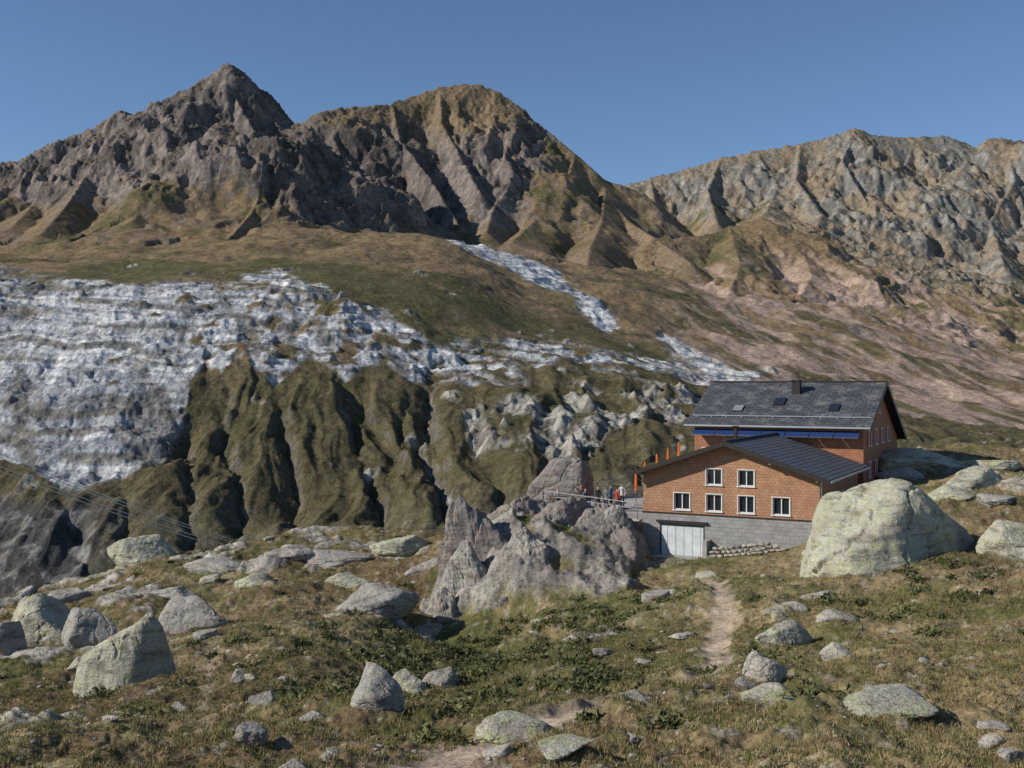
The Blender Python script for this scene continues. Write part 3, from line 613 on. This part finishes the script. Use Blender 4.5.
beam('flue_pipe',(-8.2,10.2,-5),(-8.2,10.2,-3.1),.2,.2,M_dark);box('flue_cap',(-8.4,10.0,-3.1),(-8.0,10.4,-3.0),M_dark)
# ------------------------------------------------------------------ terrace, railing, furniture
TP=[(2.2,80.5),(8.3,71.6),(14.5,82.5),(8.0,88)];tz_=-8.85
V=[(x,y,z) for z in (tz_-.15,tz_) for x,y in TP]
quick_mesh('terrace',V,[(3,2,1,0),(4,5,6,7),(0,1,5,4),(1,2,6,5),(2,3,7,6),(3,0,4,7)],[M_conc])
e=bpy.data.objects.new('terrace_retaining_wall',None);bpy.context.scene.collection.objects.link(e)
for a,b in (((8.35,71.8),(2.4,80.4)),((2.4,80.4),(7.9,87.7))):
    o=beam('segment',(a[0],a[1],(tz_-.155-12)/2),(b[0],b[1],(tz_-.155-12)/2),.3,12+tz_-.155,M_plinth,e);uvbox(o)
rl_=bpy.data.objects.new('terrace_railing',None);bpy.context.scene.collection.objects.link(rl_)
RP=[(8.2,71.75),(2.3,80.45),(7.6,87.4)]
for a,b in zip(RP[:-1],RP[1:]):
    a=Vector((*a,tz_));b=Vector((*b,tz_));nn=int((b-a).length/1.4)
    for i in range(nn+1):
        p=a.lerp(b,i/nn);beam('post',p,p+Vector((0,0,1.05)),.06,.06,M_metal,rl_)
    for h in (.35,.7,1.05): beam('rail',a+Vector((0,0,h)),b+Vector((0,0,h)),.045,.045,M_metal,rl_)
def gxy(u,d): return ((u-CX)/F*d,d)
def table(x,y,a):
    e=bpy.data.objects.new('picnic_table',None);bpy.context.scene.collection.objects.link(e);e.location=(x,y,tz_);e.rotation_euler=(0,0,a)
    for i in range(4): box('tabletop_plank',(-.9,-.38+i*.19,.71),(.9,-.21+i*.19,.75),M_wood,e)
    for s in(-1,1):
        box('bench_seat',(-.9,s*.62-.13,.42),(.9,s*.62+.13,.46),M_wood,e)
        beam('leg',(s*.7,-.7,0),(s*.7,.25,.7),.07,.09,M_wood,e);beam('leg',(s*.75,.7,0),(s*.75,-.25,.7),.07,.09,M_wood,e);box('brace',(s*.7-.03,-.72,.35),(s*.7+.03,.72,.415),M_wood,e)
TB=[gxy(560,79.5),gxy(590,79),gxy(612,78)]
for i,(x,y) in enumerate(TB): table(x,y,.2+.3*i)
def parasol(x,y,h=2.5):
    e=bpy.data.objects.new('closed_parasol',None);bpy.context.scene.collection.objects.link(e);e.location=(x,y,tz_)
    beam('pole',(0,0,0),(0,0,h),.05,.05,M_wood,e);box('base',(-.25,-.25,0),(.25,.25,.08),M_conc,e)
    V=[];Fa=[];prof=[(.03,h+.03),(.06,h-.15),(.075,h-.6),(.09,h-1.05),(.065,h-1.3),(.10,h-1.5)];S=14
    for r,z in prof:
        for k in range(S):
            q=r*(1+.25*(k%2));V.append((q*math.cos(k*2*math.pi/S),q*math.sin(k*2*math.pi/S),z))
    for i in range(len(prof)-1):
        for k in range(S): Fa.append((i*S+k,i*S+(k+1)%S,(i+1)*S+(k+1)%S,(i+1)*S+k))
    o=quick_mesh('folded_canopy',V,Fa,[M_orange]);o.parent=e
for u,d,h in[(636,80,2.6),(645,81,3.1),(657,82,3.6),(668,83,4.0),(679,83.5,4.4)]: parasol(*gxy(u,d),h)
# ------------------------------------------------------------------ hikers
def clothmat(n,c): return flat(n,c,.85,.12,20)
M_skin=clothmat('skin',(.55,.33,.24));M_hair=clothmat('hair',(.06,.04,.025));M_trous=clothmat('trousers',(.06,.06,.075))
shirts=[clothmat('shirt_red',(.35,.06,.05)),clothmat('shirt_blue',(.06,.10,.25)),clothmat('shirt_white',(.5,.5,.48)),clothmat('jacket_dark',(.05,.05,.06)),clothmat('shirt_grey',(.14,.16,.18))]
def hiker(x,y,z,a,seat,sm,hgt=1.74):
    s=hgt/1.74;vs=[];es=[];rs=[]
    def v(p,r): vs.append(tuple(c*s for c in p));rs.append(r*s);return len(vs)-1
    def chain(st,pts):
        for p,r in pts: n=v(p,r);es.append((st,n));st=n
        return st
    hz=.5 if seat else .93
    pel=v((0,0,hz),.14)
    tor=chain(pel,[((0,.0,hz+.2),.125),((0,.01,hz+.4),.15),((0,.01,hz+.5),.11)])
    chain(tor,[((0,.0,hz+.6),.055),((0,-.01,hz+.66),.05)])
    for sd in(-1,1):
        if seat: chain(pel,[((sd*.1,-.06,hz),.10),((sd*.12,-.44,hz+.03),.065),((sd*.12,-.44,hz-.4),.045),((sd*.12,-.47,.05),.04),((sd*.12,-.6,.035),.035)])
        else: chain(pel,[((sd*.1,0,hz-.08),.10),((sd*.11,-.02,.5),.065),((sd*.11,.02,.1),.042),((sd*.11,.0,.05),.04),((sd*.12,-.16,.03),.032)])
        if seat: wr=chain(tor,[((sd*.19,.01,hz+.48),.06),((sd*.25,-.06,hz+.22),.043),((sd*.16,-.30,hz+.26),.03)]);dr=Vector((-.2*sd,-.95,-.1))
        else: wr=chain(tor,[((sd*.19,.01,hz+.48),.06),((sd*.25,.02,hz+.2),.043),((sd*.22,-.16,hz+.02),.03)]);dr=Vector((-.1*sd,-.75,-.6))
        dr.normalize();w0=Vector(vs[wr])/s;pm_=w0+dr*.06;pk_=v(pm_,.024);es.append((wr,pk_))
        side=Vector((1,0,0))
        for q,ln in zip((-1.5,-.5,.5,1.5),(.065,.08,.085,.07)):
            b0=pm_+side*q*.02+dr*.03;chain(pk_,[(b0,.009),(b0+dr*ln*.5,.0085),(b0+dr*ln+Vector((0,0,-.02)),.007)])
        t0=pm_-side*sd*.03;chain(pk_,[(t0+dr*.005,.010),(t0+dr*.04-side*sd*.015,.008)])
    me=bpy.data.meshes.new('hiker');me.from_pydata(vs,es,[]);o=bpy.data.objects.new('hiker',me);bpy.context.scene.collection.objects.link(o)
    m=o.modifiers.new('s','SKIN')
    for i,sv in enumerate(me.skin_vertices[0].data): sv.radius=(rs[i],rs[i]*(.75 if rs[i]>.1*s else 1));sv.use_root=(i==0)
    o.modifiers.new('d','SUBSURF').levels=1
    dg=bpy.context.evaluated_depsgraph_get();m2=bpy.data.meshes.new_from_object(o.evaluated_get(dg));o.modifiers.clear();o.data=m2
    bm=bmesh.new();bm.from_mesh(m2)
    for f in bm.faces:
        c=f.calc_center_median()/s
        neck=c.z>hz+.565;hand=(abs(c.x)>.12 and c.y<(-.28 if seat else -.14) and c.z>(hz+.1 if seat else hz-.15) and c.z<hz+.35)
        if neck or hand:f.material_index=0
        elif c.z>hz+.02 and not(seat and c.y<-.14 and c.z<hz+.12): f.material_index=1
        else:f.material_index=2
    hc=Vector((0,-.02,hz+.74))*s
    r=bmesh.ops.create_uvsphere(bm,u_segments=20,v_segments=16,radius=1)
    hv=r['verts']
    for q in hv:
        p=q.co.copy();jaw=.80 if p.z<-.2 else 1.0
        q.co=hc+Vector((p.x*.075*jaw,p.y*.095*(.95 if p.z<0 else 1),p.z*.118))*s
        if p.y<-.9 and abs(p.z+.15)<.2: q.co.y-=.022*s
    hs=set(hv)
    for f in bm.faces:
        if all(q in hs for q in f.verts):
            c=(f.calc_center_median()-hc)/s
            f.material_index=3 if (c.z>.055 or (c.y>.01 and c.z>-.05)) else 0
            if abs(c.z-.005)<.012 and c.y<-.07 and .02<abs(c.x)<.045: f.material_index=3
            if abs(c.z+.065)<.01 and c.y<-.06 and abs(c.x)<.025: f.material_index=4
    for sd in(-1,1):
        r=bmesh.ops.create_uvsphere(bm,u_segments=8,v_segments=6,radius=1)
        for q in r['verts']: q.co=hc+Vector((sd*.077+q.co.x*.01,.005+q.co.y*.018,-.005+q.co.z*.03))*s
    bm.to_mesh(m2);bm.free()
    for mm in(M_skin,sm,M_trous,M_hair,M_red): m2.materials.append(mm)
    m2.shade_smooth();o.location=(x,y,z);o.rotation_euler=(0,0,a);return o
for i,(u,d,a,seat) in enumerate([(598,77.2,.4,False),(606,76.6,-.8,False),(617,76,2.2,False),(611,77.6,1.2,False),(622,78.2,-.3,False)]):
    x,y=gxy(u,d);hiker(x,y,tz_,a,seat,shirts[(i+3)%5],1.64+.03*i)
for (x,y),i,a in zip(TB[:2],(2,4),(.2,.5)):
    hiker(x-math.sin(a)*.62,y+math.cos(a)*.62,tz_-.04,a,True,shirts[i])
r=np.random.default_rng(55);VV=[];FF=[];o_=0;ca,sa=math.cos(math.radians(-28)),math.sin(math.radians(-28))
for row in range(3):
    for i in range(14-row*2):
        lx=-6.6+i*.36+row*.2;ly=-.75;cx=18.5+ca*lx-sa*ly;cy=66+sa*lx+ca*ly
        z_=float(gz(cx,cy))+.1+row*.24;v=rockshape(SV,1500+row*20+i,0,9,.7)*np.array([.22,.2,.14]);VV.append(v+np.array([cx,cy,z_]));FF.append(SF+o_);o_+=len(SV)
np_mesh('dry_stone_wall',np.concatenate(VV),np.concatenate(FF),M_stone,None,False)
# ------------------------------------------------------------------ cables
M_cab=flat('cable_aluminium',(.55,.55,.55),.5,.05)
def cable(p,q,sag,rad=.03):
    a=Vector(w3(p));b=Vector(w3(q));cu=bpy.data.curves.new('power_cable','CURVE');cu.dimensions='3D';cu.bevel_depth=rad
    sp=cu.splines.new('POLY');sp.points.add(40)
    for i in range(41):
        t=i/40;c=a.lerp(b,t);c.z-=sag*4*t*(1-t);sp.points[i].co=(*c,1)
    o=bpy.data.objects.new('power_cable',cu);bpy.context.scene.collection.objects.link(o);cu.materials.append(M_cab)
pd=86.0;px,py=(-190-CX)/F*pd,pd;pz=float(gz(px,py))
pole=bpy.data.objects.new('utility_pole',None);bpy.context.scene.collection.objects.link(pole)
zt=(CY-372)/F*pd;beam('pole_shaft',(px,py,pz-1),(px,py,zt+.5),.3,.3,M_wood,pole);beam('crossarm',(px-1.5,py-1,zt),(px+1.5,py+1,zt),.15,.15,M_wood,pole)
for i,(a,b) in enumerate([(368,552),(375,555),(389,560),(396,564)]): cable((-190+4*i,a,pd),(275+i*3,b,112),1.0)
# ------------------------------------------------------------------ light, sky, camera
sd=Vector((-.86,-.19,.53)).normalized()
sun=bpy.data.lights.new('sun','SUN');sun.energy=5.0;sun.angle=math.radians(.5);sun.color=(1,.94,.85)
so=bpy.data.objects.new('sun',sun);so.rotation_euler=sd.to_track_quat('Z','Y').to_euler();bpy.context.scene.collection.objects.link(so)
w=bpy.data.worlds.new('World');bpy.context.scene.world=w;w.use_nodes=True;nt=w.node_tree
sky=nt.nodes.new('ShaderNodeTexSky');sky.sky_type='NISHITA';sky.sun_disc=False;sky.sun_elevation=math.asin(sd.z);sky.sun_rotation=math.atan2(sd.x,sd.y)
sky.altitude=2000;sky.air_density=1.0;sky.dust_density=0;sky.ozone_density=4.0
nt.links.new(sky.outputs[0],nt.nodes['Background'].inputs[0]);nt.nodes['Background'].inputs[1].default_value=.108
cam=bpy.data.cameras.new('camera');cam.sensor_width=36;cam.lens=F/1024*36;cam.clip_start=.3;cam.clip_end=20000
co=bpy.data.objects.new('camera',cam);co.rotation_euler=(math.pi/2,0,0);bpy.context.scene.collection.objects.link(co);bpy.context.scene.camera=co
s=bpy.context.scene;s.view_settings.view_transform='Standard';s.view_settings.look='None';s.view_settings.exposure=0
